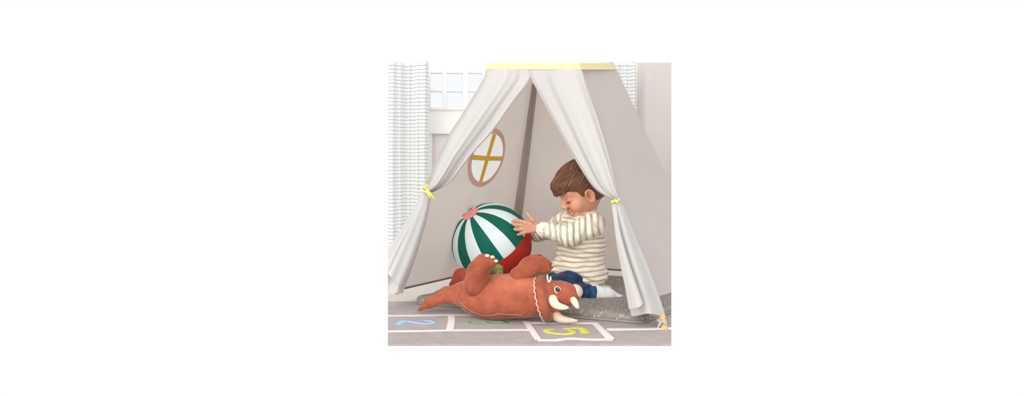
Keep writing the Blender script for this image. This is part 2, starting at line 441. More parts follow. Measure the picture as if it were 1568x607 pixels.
# ------------------------------------------------------------------ padded mat
A = np.array([0.004, 3.0]); U1 = np.array([0.80, -0.36]); U2 = np.array([0.585, 0.66])
def rounded_quad(inset, r=0.03, n=7):
    c = [A, A + U1, A + U1 + U2, A + U2]; cen = sum(c) / 4; out = []
    for i in range(4):
        p = c[i]; a = c[i - 1] - p; b = c[(i + 1) % 4] - p; a /= np.linalg.norm(a); b /= np.linalg.norm(b)
        d = a + b; p = p + d / np.linalg.norm(d) * inset * 1.3
        for t in np.linspace(0, 1, n): out.append((1 - t) ** 2 * (p + a * r) + 2 * t * (1 - t) * p + t * t * (p + b * r))
    dense = []
    for i in range(len(out)):
        p, q = out[i], out[(i + 1) % len(out)]; m = max(1, int(np.linalg.norm(q - p) / 0.05))
        dense += [p + (q - p) * t / m for t in range(m)]
    return dense
MT = 0.038
prof = [(0.004, 0.0065), (0.0, 0.012), (0.0, 0.026), (0.004, 0.034), (0.012, MT), (0.06, MT + 0.003), (0.16, MT + 0.001), (0.28, MT + 0.003)]
V, Fc = [], []
N = len(rounded_quad(0))
base = rounded_quad(0); cen = sum([A, A + U1, A + U1 + U2, A + U2]) / 4
for ins, z in prof:
    k = 1 - ins / 0.42
    for i, p in enumerate(base):
        q = cen + (p - cen) * k
        V.append((q[0], q[1], z + (0.003 * noise.noise(Vector((q[0] * 9, q[1] * 9, 0))) if ins > 0.01 else 0)))
for j in range(len(prof) - 1):
    for i in range(N): Fc.append([j * N + i, j * N + (i + 1) % N, (j + 1) * N + (i + 1) % N, (j + 1) * N + i])
V.append((cen[0], cen[1], MT + 0.002)); Fc += [[(len(prof) - 1) * N + i, (len(prof) - 1) * N + (i + 1) % N, len(V) - 1] for i in range(N)]
Fc.append(list(range(N))[::-1])
bm = clip(bm_from(V, Fc), left=False); cap_holes(bm); bm.normal_update()
mat_o = tag(mk_bm('floor_mat', bm, MATM, smooth=True), 'padded grey floor mat with tiny white dots under the tent and child', 'mat')
V, Fc = tube([(p[0], p[1], 0.0105) for p in rounded_quad(-0.002)], 0.0042, n=200, seg=6, closed=True)
mk_bm('piping', clip(bm_from(V, Fc), left=False), PIPEM, mat_o, smooth=True)

# ------------------------------------------------------------------ tent
tent = tag(empty('play_tent', P(835, 430, 3.2) * np.array([1, 1, 0])), 'large cream canvas play tent with flaps tied open by yellow cords', 'tent')
def rows(L, R, n, ncol, off=None, lx=None, rx=None):
    """sheet between two edges given as (px, py, Y) lists; off(u, t) gives a depth shift"""
    l = interp([P(*p) for p in L], n); r = interp([P(*p) for p in R], n); V, Fc = [], []
    for j in range(n):
        t = j / (n - 1)
        for i in range(ncol):
            u = i / (ncol - 1); q = l[j] * (1 - u) + r[j] * u
            if off is not None: q = q + np.array(off(u, t))
            V.append(q)
    for j in range(n - 1):
        for i in range(ncol - 1): a = j * ncol + i; Fc.append([a, a + ncol, a + ncol + 1, a + 1])
    return V, Fc
# plane of the left wall of the tent: 1/Y is affine over the survey frame
pts = [(755, 97, 3.09), (562, 455, 2.84), (785, 404, 3.925)]
co = np.linalg.solve(np.array([[1, a, b] for a, b, _ in pts]), np.array([1 / y for _, _, y in pts]))
def YL(px, py): return 1 / (co[0] + co[1] * px + co[2] * py)
def L3(px, py, k=1.0): return P(px, py, YL(px, py) * k)
YBL = YL(820, 107)
V, Fc = rows([(755, 97, YL(755, 97)), (562, 455, YL(562, 455))], [(821, 97, YL(821, 97)), (785, 404, 3.925)], 200, 120)
def in_hole(q):
    px, py = CX + q[0] / q[1] * F, CY + (EYE - q[2]) / q[1] * F; an = math.atan2(-89, 32); dx, dy = px - 745.5, py - 241.8
    return ((dx * math.cos(an) + dy * math.sin(an)) / 42.5) ** 2 + ((-dx * math.sin(an) + dy * math.cos(an)) / 23.5) ** 2 < 1
Fc = [f for f in Fc if not in_hole(sum(V[i] for i in f) / 4)]
mk_bm('left_panel', clip(bm_from(V, Fc), right=False), CANVAS_BRIGHTENED, tent, smooth=True)
hb = [L3(562 + (785 - 562) * t, 455 - 51 * t, 0.999) for t in np.linspace(0, 1, 8)]
mk_bm('hem', clip(bm_from(*tube(hb, 0.0045, n=60, seg=6)), right=False), HEM, tent, smooth=True)
BRT, BRH = (940, 97, 3.25), (1112, 424, 3.3)
V, Fc = rows([(821, 97, YL(821, 97)), (785, 404, 3.925)], [BRT, (986.5, 200, 3.265), (1028, 285, 3.28), (1068, 354, 3.29), BRH], 50, 30, lambda u, t: (0.0, 0.03 * math.sin(math.pi * u) * math.sin(math.pi * t), 0.0))
mk_bm('back_panel', clip(bm_from(V, Fc)), CANVAS_BRIGHTENED, tent, smooth=True)
hb = [P(785, 404, 3.92) * (1 - t) + P(*BRH) * t for t in np.linspace(0, 1, 8)]
mk_bm('hem', clip(bm_from(*tube(hb, 0.0045, n=60, seg=6))), HEM, tent, smooth=True)
# pole sleeve in the rear corner, its shading mixed into the darker colour
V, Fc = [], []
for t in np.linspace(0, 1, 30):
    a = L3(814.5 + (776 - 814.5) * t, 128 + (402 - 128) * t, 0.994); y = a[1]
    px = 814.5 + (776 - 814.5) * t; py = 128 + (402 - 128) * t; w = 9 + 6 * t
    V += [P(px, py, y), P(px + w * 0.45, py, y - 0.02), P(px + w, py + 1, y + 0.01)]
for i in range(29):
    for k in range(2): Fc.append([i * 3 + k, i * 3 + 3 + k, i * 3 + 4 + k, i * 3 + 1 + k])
mk('pole_sleeve', V, Fc, SLEEVE_SHADED, tent)
# right outer panel
Ledge = [(886, 97, 3.0), (917, 200, 2.92), (945, 303, 2.80), (972, 380, 2.70), (1001, 456, 2.62)]
V, Fc = rows(Ledge, [BRT, (988, 200, 3.26), (1030, 285, 3.275), (1070, 354, 3.285), BRH], 50, 30, lambda u, t: (0.012 * math.sin(math.pi * u) * math.sin(math.pi * t), 0, 0))
mk_bm('right_panel', clip(bm_from(V, Fc)), CANVAS_SHADED, tent, smooth=True)
mk('seam_piping', *tube([P(x, y, Y - 0.03) for x, y, Y in ((889, 105, 3.0), (903, 150, 2.955), (917.5, 195, 2.91), (932, 245, 2.855), (944, 300, 2.79))], 0.0045, n=50), CANVAS, tent)
# coloured collar at the top
V, Fc = rows([(746, 96.5, 3.055), (742.5, 106.5, 3.04)], [(887.5, 96.5, 2.965), (889.5, 106.5, 2.94)], 4, 20)
mk('top_band', V, Fc, YELLOW, tent)
V, Fc = rows([(887.5, 96.5, 2.965), (889.5, 106.5, 2.94)], [(940, 96.5, 3.245), (944.5, 106.5, 3.24)], 4, 12)
mk('top_band', V, Fc, YELLOW, tent)
mk('shading_cap', [P(746, 97, 3.055), P(887.5, 97, 2.965), P(940, 97, 3.245), P(821, 97, YL(821, 97))], [[0, 1, 2, 3]], CANVAS_BRIGHTENED, tent, smooth=False)  # unseen flat cap, added to keep daylight out of the tent

# left flap, gathered at its tie
def pleat(u, ph, n): return math.sin(2 * math.pi * (n * u + ph))
L = [(744, 105, 3.035), (738, 124, 3.03), (708, 174, 3.0), (689, 203, 2.98), (671, 240, 2.95), (655, 277, 2.92), (649, 291, 2.91)]
R = [(813, 107, 2.985), (814, 121, 2.98), (787, 157, 2.965), (757, 199, 2.95), (722, 238, 2.92), (690, 279, 2.90), (660, 297, 2.90)]
def offL(u, t):
    e = (0.25 + t) * (1 - t * 0.55)
    d = 0.034 * e * math.cos(2 * math.pi * (1.6 * u + 0.25)) + 0.007 * e * math.sin(2 * math.pi * (4.3 * u + 0.4))
    roll = 0.02 * max(0, (u - 0.9) / 0.1) ** 2
    return (0, -d + roll - 0.02 * t * math.sin(math.pi * u), 0)
mk('front_flap', *rows(L, R, 70, 60, offL), CANVAS, tent)
def flare(Lp, Rp, hem, Yc, thick, n, cols, ph, npl):
    """bundle of cloth below a tie: closed folded loops; hem(u, side) moves each end"""
    l = interp(Lp, n); r = interp(Rp, n); V, Fc = [], []
    for j in range(n):
        t = j / (n - 1)
        for i in range(cols):
            a = 2 * math.pi * i / cols; c = math.cos(a); s = math.sin(a)
            u = (1 - c) / 2; back = 1 if s > 0 else -1
            mod = 1 + 0.32 * math.sin(npl * a + ph) * min(1, 1.6 * t + 0.25)
            jj = t * (hem(u, back) if hem else 1.0); jx = jj * (n - 1); j0 = min(int(jx), n - 2); w = jx - j0
            lp = l[j0] * (1 - w) + l[j0 + 1] * w; rp = r[j0] * (1 - w) + r[j0 + 1] * w
            px = lp[0] * (1 - u) + rp[0] * u; py = lp[1] * (1 - u) + rp[1] * u
            V.append(P(px, py, Yc(jj) + s * thick(jj) * mod))
    for j in range(n - 1):
        for i in range(cols): a = j * cols + i; b = j * cols + (i + 1) % cols; Fc.append([a, a + cols, b + cols, b])
    return V, Fc
Lp = [(648, 292), (643, 300), (627, 331), (597, 378), (583, 402), (570, 430), (566, 450)]
Rp = [(662, 294), (658.5, 311), (653, 339), (642, 378), (630, 414), (620, 441), (616, 452)]
V, Fc = flare(Lp, Rp, lambda u, b: 1.0 - (0.0 if b > 0 else 0.09 * (1 - u) + 0.03), lambda t: 2.90 - 0.06 * t, lambda t: 0.02 + 0.06 * t, 60, 96, 0.6, 5)
mk_bm('front_flap', clip(bm_from(V, Fc), right=False), CANVAS, tent, smooth=True)
# right flap
L = [(810, 108, 2.975), (819, 130, 2.965), (852, 192, 2.92), (885, 251, 2.85), (911, 289, 2.79), (938, 306, 2.74)]
R = [(890, 106, 2.945), (901, 145, 2.92), (917, 195, 2.88), (933, 250, 2.82), (941, 284, 2.78), (946.5, 306, 2.745)]
def offR(u, t):
    e = (0.2 + t) * (1 - 0.5 * t)
    d = 0.032 * e * math.sin(2 * math.pi * (1.35 * u + 0.12)) + 0.007 * e * math.sin(2 * math.pi * (3.6 * u + 0.2))
    roll = 0.022 * max(0, (0.1 - u) / 0.1) ** 2
    return (0, -d + roll - 0.012 * t * math.sin(math.pi * u), 0)
mk('front_flap', *rows(L, R, 70, 60, offR), CANVAS, tent)
Lp = [(938, 305), (937, 315), (940, 340), (944, 368), (951, 409), (957, 437), (964, 474), (966, 486)]
Rp = [(947, 305), (957, 322), (966, 344), (976, 369), (987, 395), (1000, 427), (1011, 458), (1021, 490)]
V, Fc = flare(Lp, Rp, lambda u, b: 1.0 - (0.02 if b < 0 else 0.0) - 0.03 * math.sin(math.pi * u) ** 2, lambda t: 2.74 - 0.13 * t, lambda t: 0.014 + 0.05 * t, 60, 96, 2.2, 4)
mk('front_flap', V, Fc, CANVAS, tent)
La = [(938.5, 306), (937, 315), (940, 340), (943.5, 368), (950.5, 409), (956.5, 437), (963, 473.5)]
Ra = [(945, 307), (946, 320), (950, 350), (958, 380), (968, 410), (978, 438), (986.5, 461)]
def offA(u, t): return (0, -(0.004 + 0.028 * t) * math.sin(math.pi * u) + 0.03 * t * max(0, (u - 0.75) / 0.25) ** 2, 0)
mk('front_flap', *rows([(x, y, 2.74 - 0.13 * k / 6 - 0.010 - 0.045 * k / 6) for k, (x, y) in enumerate(La)], [(x, y, 2.74 - 0.13 * k / 6 - 0.012 - 0.055 * k / 6) for k, (x, y) in enumerate(Ra)], 60, 30, offA), CANVAS, tent)
La = [(650, 292), (645, 304), (633, 330), (614, 369), (600, 398), (592, 416)]
Ra = [(661, 294), (658, 311), (652.5, 339), (641.5, 378), (629.5, 412), (617, 441)]
mk_bm('front_flap', clip(bm_from(*rows([(x, y, 2.90 - 0.05 * k / 5 - 0.016 - 0.05 * k / 5) for k, (x, y) in enumerate(La)], [(x, y, 2.90 - 0.05 * k / 5 - 0.014 - 0.035 * k / 5) for k, (x, y) in enumerate(Ra)], 60, 30, lambda u, t: (0, -(0.006 + 0.03 * t) * math.sin(math.pi * u) - 0.008 * t * math.sin(3 * math.pi * u) + 0.03 * t * max(0, (0.2 - u) / 0.2) ** 2, 0))), right=False), CANVAS, tent, smooth=True)
# yellow ties
def tie(c, rx, ends, label):
    x, y, Y = c
    loop = [P(x + rx * math.cos(a), y + 2.2 * math.sin(a) - 0.25 * rx * math.cos(a) * sl, Y - 0.035 * math.sin(a) * 1.0) for a in np.linspace(0, 2 * math.pi, 13)[:-1]]
    parts = [tube(loop, 0.0042, n=48, seg=8, closed=True)]
    for e in ends: parts.append(tube([P(px, py, yy) for px, py, yy in e], [0.0046, 0.0042, 0.003], n=30, seg=8))
    mk('tie_cord', *join(*parts), TIE, tent)['label'] = label
sl = -1.5
tie((654, 293, 2.90), 7.5, [[(655, 293, 2.85), (651, 287, 2.845), (655, 284.5, 2.845), (656, 292, 2.85)], [(655, 293, 2.85), (660, 298, 2.845), (664, 304, 2.85), (667.5, 306.5, 2.86)], [(654, 293, 2.85), (657, 299, 2.845), (660, 304, 2.85)]], 'pale yellow cord tied in a bow')
sl = 0.8
tie((942.5, 306.5, 2.74), 6, [[(942, 307, 2.70), (938, 309.5, 2.70), (936.5, 311, 2.705)], [(942, 307, 2.70), (944, 310, 2.70), (945.5, 309, 2.70)]], 'pale yellow cord looped once')
# foot of the front right pole
mk('pole', *tube([P(1012, 484, 2.60), P(1016.5, 500, 2.575), P(1020.3, 514.6, 2.55)], 0.0125, n=16, seg=16), WOOD, tent)['label'] = 'pine pole foot standing on the rug'
mk('pole_cord', *join(tube([P(1013 + 6 * math.cos(a), 491.5 + 1.8 * math.sin(a) + 0.25 * 6 * math.cos(a), 2.585 - 0.016 * math.sin(a)) for a in np.linspace(0, 2 * math.pi, 11)[:-1]], 0.005, n=40, seg=6, closed=True),
     tube([P(1013, 492, 2.565), P(1009, 499, 2.565), P(1006, 506, 2.57)], [0.006, 0.003], n=16, seg=6), tube([P(1014, 492, 2.565), P(1019, 496, 2.56), P(1021, 500, 2.565)], [0.005, 0.003], n=16, seg=6)), CANVAS, tent)
# oval play window on the left panel
def oval(cx, cy, a, b, n=64):
    ang = math.atan2(-89, 32); ca, sa = math.cos(ang), math.sin(ang)
    return [(cx + a * math.cos(t) * ca - b * math.sin(t) * sa, cy + a * math.cos(t) * sa + b * math.sin(t) * ca) for t in np.linspace(0, 2 * math.pi, n, endpoint=False)]
o1, o2 = oval(745, 241.5, 47, 25.5), oval(746, 242, 38.5, 21.5)
wring = mk('play_window', [L3(x, y, 0.9975) for x, y in o1] + [L3(x, y, 0.9975) for x, y in o2], [[i, (i + 1) % 64, 64 + (i + 1) % 64, 64 + i] for i in range(64)], RINGM, tent)
mk('pane', [L3(x, y, 0.9982) for x, y in oval(746, 242, 39.5, 22.3)], [list(range(64))], PANE_CLOTH, wring, smooth=False)
mk('cross_bar', [L3(*p, 0.9968) for p in ((754.5, 205), (760, 206.5), (738.5, 279), (733.5, 278.5))], [[0, 1, 2, 3]], MUSTARD, wring, smooth=False)
mk('cross_bar', [L3(*p, 0.9965) for p in ((723, 237), (747, 239.5), (770.5, 239.5), (770, 246.5), (746, 246.5), (722.5, 245))], [[0, 1, 2, 3, 4, 5]], MUSTARD, wring, smooth=False)

# ------------------------------------------------------------------ striped ball
BC = P(752.5, 372.5, 3.30); BR = 61.3 * 3.30 / F; BC[2] = BR + MT + 0.001
ax = np.array([-0.556, -0.31, 0.766]); ax /= np.linalg.norm(ax); BFm = frame(ax, (0, 1, 0))
def ball_patch(t0, t1, nt, nseg, rr=1.0, pole=False):
    V, Fc = [], []
    for i in range(nt + 1):
        th = t0 + (t1 - t0) * i / nt
        for j in range(nseg):
            ph = 2 * math.pi * j / nseg; seam = abs(((j / nseg * 16) % 1) - 0)
            dd = min(seam, 1 - seam); puff = 1 - 0.010 * math.exp(-(dd / 0.10) ** 2) * math.sin(th) - 0.02 * math.exp(-(th / 0.25) ** 2)
            q = np.array([math.cos(th), math.sin(th) * math.cos(ph), math.sin(th) * math.sin(ph)]) * BR * rr * puff
            V.append(BC + BFm @ q)
    for i in range(nt):
        for j in range(nseg): a = i * nseg + j; b = i * nseg + (j + 1) % nseg; Fc.append([a, a + nseg, b + nseg, b])
    return V, Fc
R_ = math.radians; TE = R_(91.5)
PH0 = 0.35
V, Fc = ball_patch(R_(1), TE, 44, 192)
fm = [(int((j + 0.5) / 192 * 16 + 0) % 2) for i in range(44) for j in range(192)]
ball = tag(mk('plush_ball', V, Fc, GREENM, mats=[WHITEM, GREENM], fmat=fm, origin=BC - np.array([0, 0, BR])), 'big round plush ball with teal and white segments and red underside, in the tent', 'ball')
V, Fc = ball_patch(TE, R_(179), 40, 192); V.append(BC - BFm[:, 0] * BR); n0 = 40 * 192
Fc += [[n0 + j, len(V) - 1, n0 + (j + 1) % 192] for j in range(192)]
mk('lower_half', V, Fc, REDM, ball)['label'] = 'plain red lower half'
V, Fc = ball_patch(R_(0.4), R_(12.5), 6, 96, 1.012); V.append(BC + BFm[:, 0] * BR * 0.992); Fc += [[(j + 1) % 96, len(V) - 1, j] for j in range(96)]
mk('end_patch', V, Fc, PINKM, ball)['label'] = 'pink round end patch'

# ------------------------------------------------------------------ dinosaur plush lying on its back
D = P
def pr(r, Y): return r * Y / F
dino = tag(empty('dinosaur_plush', P(765, 470, 2.72) * np.array([1, 1, 0]) + np.array([0, 0, RT])), 'rust red velvet three-horned dinosaur plush lying on its back on the rug', 'soft toy')
def dtint(V, seed):
    t = 1 + 0.20 * nz(V, 18, seed) + 0.16 * nz(V, 55, seed + 9); return np.stack([t, t, t], 1)
def wrinkle(V, Q, amp, s, seed=0): return V + normals(V, Q) * (amp * nz(V, s, seed))[:, None]
def cp(a, b, r1, r2): return cap(P(*a), P(*b), pr(r1, a[2]), pr(r2, b[2]))
Yb = 2.725
Rb = frame(P(825, 450, 2.68) - P(715, 453, 2.77))
body = [ell(P(766, 455.5, Yb), (pr(66, Yb), pr(38, Yb), pr(34.5, Yb)), Rb), cp((800, 451, 2.70), (832, 455, 2.67), 32, 29),
        cp((737, 455, 2.75), (712, 450, 2.775), 27, 16), cp((712, 450, 2.775), (684, 453.5, 2.80), 15, 10.5), cp((684, 453.5, 2.80), (659, 463, 2.82), 10, 6.4), cp((659, 463, 2.82), (642, 474, 2.83), 6.2, 3.4)]
v = vol_for(body, 0.003)
for p in body: v.add(p, 0.03)
V, Q = v.mesh(2); V = wrinkle(V, Q, 0.004, 20, 3); V = wrinkle(V, Q, 0.0012, 60, 5)
V[:, 2] = np.maximum(V[:, 2], RT + 0.0032)
tn = dtint(V, 1)
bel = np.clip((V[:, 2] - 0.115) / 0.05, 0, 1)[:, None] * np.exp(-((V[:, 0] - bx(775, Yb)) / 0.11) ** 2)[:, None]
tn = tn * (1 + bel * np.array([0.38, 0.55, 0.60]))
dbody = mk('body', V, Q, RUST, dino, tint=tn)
def hit(V, Q, px, py):
    d = Vector(P(px, py, 1.0)) - Vector((0, 0, EYE)); d.normalize()
    return BVHTree.FromPolygons(V.tolist(), Q.tolist()).ray_cast(Vector((0, 0, EYE)), d)[:2]
sp = []
for x, y in ((703, 462), (713, 471), (724, 478), (738, 483), (752, 483.5), (764, 481), (776, 482), (800, 483)):
    h_, n_ = hit(V, Q, x, y)
    if h_ is not None: sp.append(np.array(h_))
mk('piping', *tube(sp, 0.0018, n=60, seg=6), PEACH, dbody)
def leg(prims, k, seed, m=RUST, name='leg'):
    v = vol_for(prims, 0.0028)
    for p in prims: v.add(p, k)
    V, Q = v.mesh(2); V = wrinkle(V, Q, 0.003, 30, seed); V = wrinkle(V, Q, 0.001, 90, seed + 3)
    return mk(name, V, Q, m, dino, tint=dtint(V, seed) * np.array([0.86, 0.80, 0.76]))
def claws(parent, lst, m=IVORY):
    for (x, y, Y, r) in lst:
        V, Q = blob([ell(P(x, y, Y), (r * 1.15, r, r * 0.8))], 0.0016); mk('claw', V, Q, m, parent)
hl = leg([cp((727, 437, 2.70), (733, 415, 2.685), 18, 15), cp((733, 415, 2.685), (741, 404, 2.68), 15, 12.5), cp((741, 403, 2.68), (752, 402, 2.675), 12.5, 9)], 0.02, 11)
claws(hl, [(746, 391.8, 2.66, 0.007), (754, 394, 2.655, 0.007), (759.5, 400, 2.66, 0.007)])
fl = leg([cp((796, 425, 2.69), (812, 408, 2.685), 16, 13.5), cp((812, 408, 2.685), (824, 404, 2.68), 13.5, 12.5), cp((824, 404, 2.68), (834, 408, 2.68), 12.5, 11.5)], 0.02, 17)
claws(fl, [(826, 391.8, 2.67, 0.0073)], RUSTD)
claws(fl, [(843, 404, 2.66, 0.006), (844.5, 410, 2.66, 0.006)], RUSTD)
leg([cp((722, 430, 2.80), (708, 425, 2.86), 13, 13), cp((708, 425, 2.86), (696, 437, 2.88), 12, 8)], 0.02, 23, RUSTD)['label'] = 'rust far hind leg coloured dark for shade'  # dark colour stands in for the shade on this leg
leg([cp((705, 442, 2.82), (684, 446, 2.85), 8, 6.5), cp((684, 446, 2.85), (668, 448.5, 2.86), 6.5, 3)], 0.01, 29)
V, Q = blob([ell(P(759.5, 412.5, 2.765), (pr(11.5, 2.77), pr(10, 2.77), pr(7.5, 2.77))), cp((760, 416, 2.765), (765, 428, 2.75), 8, 8)], 0.0025, 0.008)
V = wrinkle(V, Q, 0.005, 80, 4); mk('foot', V, Q, OLIVE, dino)['label'] = 'olive green far foot'
# frill: thick disc round the neck with a scalloped ivory edge
fc = P(834, 457.5, 2.66); fa = P(858, 452, 2.655) - fc; fa = fa / np.linalg.norm(fa); FR = frame(fa + np.array([0.05, -0.28, 0.02]))
frr = pr(35.5, 2.66)
def disc_sdf(c, M, r, half, rd):
    def fn(X, Y, Z):
        q = [(X - c[0]) * M[0, i] + (Y - c[1]) * M[1, i] + (Z - c[2]) * M[2, i] for i in range(3)]
        a = np.sqrt(q[1] ** 2 + q[2] ** 2) - (r - rd); b = np.abs(q[0]) - (half - rd)
        return np.minimum(np.maximum(a, b), 0) + np.sqrt(np.maximum(a, 0) ** 2 + np.maximum(b, 0) ** 2) - rd
    return fn, c - r, c + r
V, Q = blob([disc_sdf(fc + FR[:, 0] * 0.003, FR, frr, pr(7, 2.66), pr(5, 2.66))], 0.0025)
V = wrinkle(V, Q, 0.004, 25, 8); V[:, 2] = np.maximum(V[:, 2], RT + 0.0032)
fo = mk('frill', V, Q, RUST, dino, tint=dtint(V, 31) * 0.93)
ed = []
for a in np.linspace(0, 2 * math.pi, 97)[:-1]:
    rr = frr * (0.975 + 0.012 * math.sin(a * 22)); q = fc - FR[:, 0] * (0.0135 + 0.0018 * math.sin(a * 22 + 1)) + FR[:, 1] * rr * math.cos(a) + FR[:, 2] * rr * math.sin(a)
    q[2] = max(q[2], RT + 0.0078); ed.append(q)
mk('scalloped_edge', *tube(ed, 0.0027, n=260, seg=6, closed=True), EDGE, fo)
# head
Yh = 2.655; Rh = frame(P(882, 449, 2.66) - P(842, 456, 2.655))
hp = [ell(P(852, 453.5, Yh), (pr(24, Yh), pr(21, Yh), pr(23, Yh)), Rh), ell(P(870, 451.5, Yh), (pr(17, Yh), pr(15, Yh), pr(16, Yh)), Rh)]
V, Q = blob(hp, 0.0025, 0.03, 2); V = wrinkle(V, Q, 0.003, 40, 2); V = wrinkle(V, Q, 0.0018, 90, 6)
VH, QH = V, Q; dh = mk('head', V, Q, RUST, dino, tint=dtint(V, 41))
V, Q = blob([ell(P(881, 447, Yh), (pr(11.5, Yh), pr(11, Yh), pr(11.5, Yh)), Rh)], 0.0025); mk('beak', V, Q, BEAK, dh)
def horn(pts, r, name='horn'):
    prims = []; c = interp([P(*p) for p in pts], 8); rr = np.linspace(1, 0, 8) ** 0.7 * (r[0] - r[1]) + r[1]
    for i in range(7): prims.append(cap(c[i], c[i + 1], pr(rr[i], 2.6), pr(rr[i + 1], 2.6)))
    V, Q = blob(prims, 0.002, 0.004); V[:, 2] = np.maximum(V[:, 2], RT + 0.0032); mk(name, V, Q, IVORY, dh)
horn([(846.5, 459, 2.605), (850, 466, 2.585), (858, 470, 2.575), (869, 471.5, 2.57)], (7.2, 2.2))
horn([(878, 460, 2.615), (881, 465, 2.60), (884.5, 471, 2.595)], (5.2, 2.4))
horn([(848, 481, 2.655), (855, 487, 2.64), (866, 490.5, 2.63), (883, 491.5, 2.625)], (8.2, 2.0))
# eye placed on the head surface
q = np.array(hit(VH, QH, 853.5, 444)[0])
def disc(c, nrm, r, dome, n=24):
    M = frame(nrm); V = [c + M[:, 0] * dome]; Fc = []
    for ring, (k, e) in enumerate(((0.5, 0.8), (0.85, 0.4), (1.0, 0.0))):
        V += [c + M[:, 0] * dome * e + r * k * (M[:, 1] * math.cos(a) + M[:, 2] * math.sin(a)) for a in np.linspace(0, 2 * math.pi, n, endpoint=False)]
    Fc += [[0, 1 + i, 1 + (i + 1) % n] for i in range(n)]
    for g_ in range(2): Fc += [[1 + g_ * n + i, 1 + (g_ + 1) * n + i, 1 + (g_ + 1) * n + (i + 1) % n, 1 + g_ * n + (i + 1) % n] for i in range(n)]
    return V, Fc
nn = np.array([0.02, -0.95, 0.35]); nn /= np.linalg.norm(nn)
mk('eye', *join(disc(q + nn * 0.001, nn, pr(5.2, 2.6), 0.002)), IVORY, dh)
mk('eye', *disc(q + nn * 0.0025, nn, pr(4.0, 2.6), 0.0025), BROWNEYE, dh)
mk('eye', *disc(q + nn * 0.0042, nn, pr(2.7, 2.6), 0.003), BLACKM, dh)
mk('eye', *disc(q + nn * 0.0070 + np.array([0.0015, 0, 0.0018]), nn, pr(0.75, 2.6), 0.0008), PANE_CLOTH, dh)  # white dot painted on the pupil as its glint
mk('hanging_loop', *join(tube([P(840, 434, 2.64), P(838.5, 427, 2.64), P(838, 421, 2.642)], 0.0028, n=20), tube([P(840, 434, 2.64), P(843, 429, 2.638), P(843, 424, 2.64)], 0.0028, n=20)), CREAMC, dino)['label'] = 'short cream cord loop'

# ------------------------------------------------------------------ the child
HC = P(887, 283, 3.10); th, yw = R_(28), R_(9)
HF = frame((-math.cos(yw) * math.cos(th), -math.sin(yw) * math.cos(th), -math.sin(th)))
def hd(x, y, z): return HC + HF @ np.array([x, y, z], float)
def hcap(a, b, r1, r2=None): return cap(hd(*a), hd(*b), r1, r2)
def hell(c, rad, R=None): return ell(hd(*c), rad, HF if R is None else HF @ R)
SN, SF = P(909, 344, 3.03), P(865, 339, 3.20)
EN, EF = P(871, 361, 3.010), P(846, 352, 3.25)
WN, WF = P(828, 350, 3.085), P(819, 361, 3.35)
HIP = P(898, 418, 3.12)
NB = P(893, 329, 3.125)
KN, KF = P(850, 443, 2.985), P(845, 440, 3.19)
skin = []
bv = Vol(P(772, 500, 2.75) * 0 + np.array([bx(775, 3.2), 2.86, 0.0]), np.array([bx(966, 3.1), 3.66, bz(244, 3.05)]), 0.0022)
A_ = lambda p, k=0.0, op='u': bv.add(p, k, op)
# torso and limbs under the clothes
A_(ell(P(893, 372, 3.115), (0.062, 0.072, 0.075))); A_(ell(P(890, 395, 3.12), (0.070, 0.075, 0.07)), 0.03); A_(ell(HIP, (0.055, 0.075, 0.045)), 0.03)
A_(cap(SN + np.array([0, 0, -0.004]), SF + np.array([0, 0, -0.004]), 0.028), 0.02); A_(cap(P(897, 360, 3.12), NB, 0.03, 0.036), 0.02)
for S, E, Wr in ((SN, EN, WN), (SF, EF, WF)):
    A_(cap(S, E, 0.030, 0.027), 0.01); A_(cap(E, Wr, 0.027, 0.0195), 0.01)
for K, an, hp_ in ((KN, P(912, 450, 2.98), HIP + np.array([-0.02, -0.04, -0.015])), (KF, P(912, 447, 3.17), HIP + np.array([-0.02, 0.04, -0.015]))):
    A_(cap(hp_, K, 0.036, 0.036), 0.01); A_(cap(K, an, 0.031, 0.021), 0.008); A_(cap(an, an + np.array([0.09, 0.01, -0.012]), 0.02, 0.011), 0.012)
# neck and head
A_(cap(hd(-0.030, 0, -0.06), NB, 0.042, 0.042), 0.02)
A_(hell((-0.006, 0, 0.008), (0.090, 0.077, 0.088)), 0.012)
A_(hell((0.036, 0, -0.046), (0.053, 0.056, 0.060)), 0.02)
A_(hell((0.020, 0, -0.072), (0.052, 0.050, 0.036)), 0.015)
A_(hell((0.064, 0, -0.097), (0.021, 0.022, 0.017)), 0.016)
for s in (1, -1):
    A_(hell((0.058, s * 0.034, -0.060), (0.030, 0.027, 0.027)), 0.012)
A_(hell((0.070, 0, 0.002), (0.024, 0.055, 0.030)), 0.02)
for s in (1, -1):
    A_(hell((0.096, s * 0.033, -0.028), (0.015, 0.018, 0.011)), 0.010, 's')
    A_(hell((0.074, s * 0.032, -0.028), (0.0135, 0.0165, 0.0125)), 0.003)
A_(hcap((0.086, 0, -0.016), (0.101, 0, -0.046), 0.0075, 0.0095), 0.008)
A_(hell((0.104, 0, -0.049), (0.0115, 0.0115, 0.0100)), 0.005)
for s in (1, -1):
    A_(hell((0.096, s * 0.0105, -0.052), (0.009, 0.0065, 0.0065)), 0.004)
    A_(hell((0.100, s * 0.0055, -0.0595), (0.003, 0.0026, 0.003)), 0.002, 's')
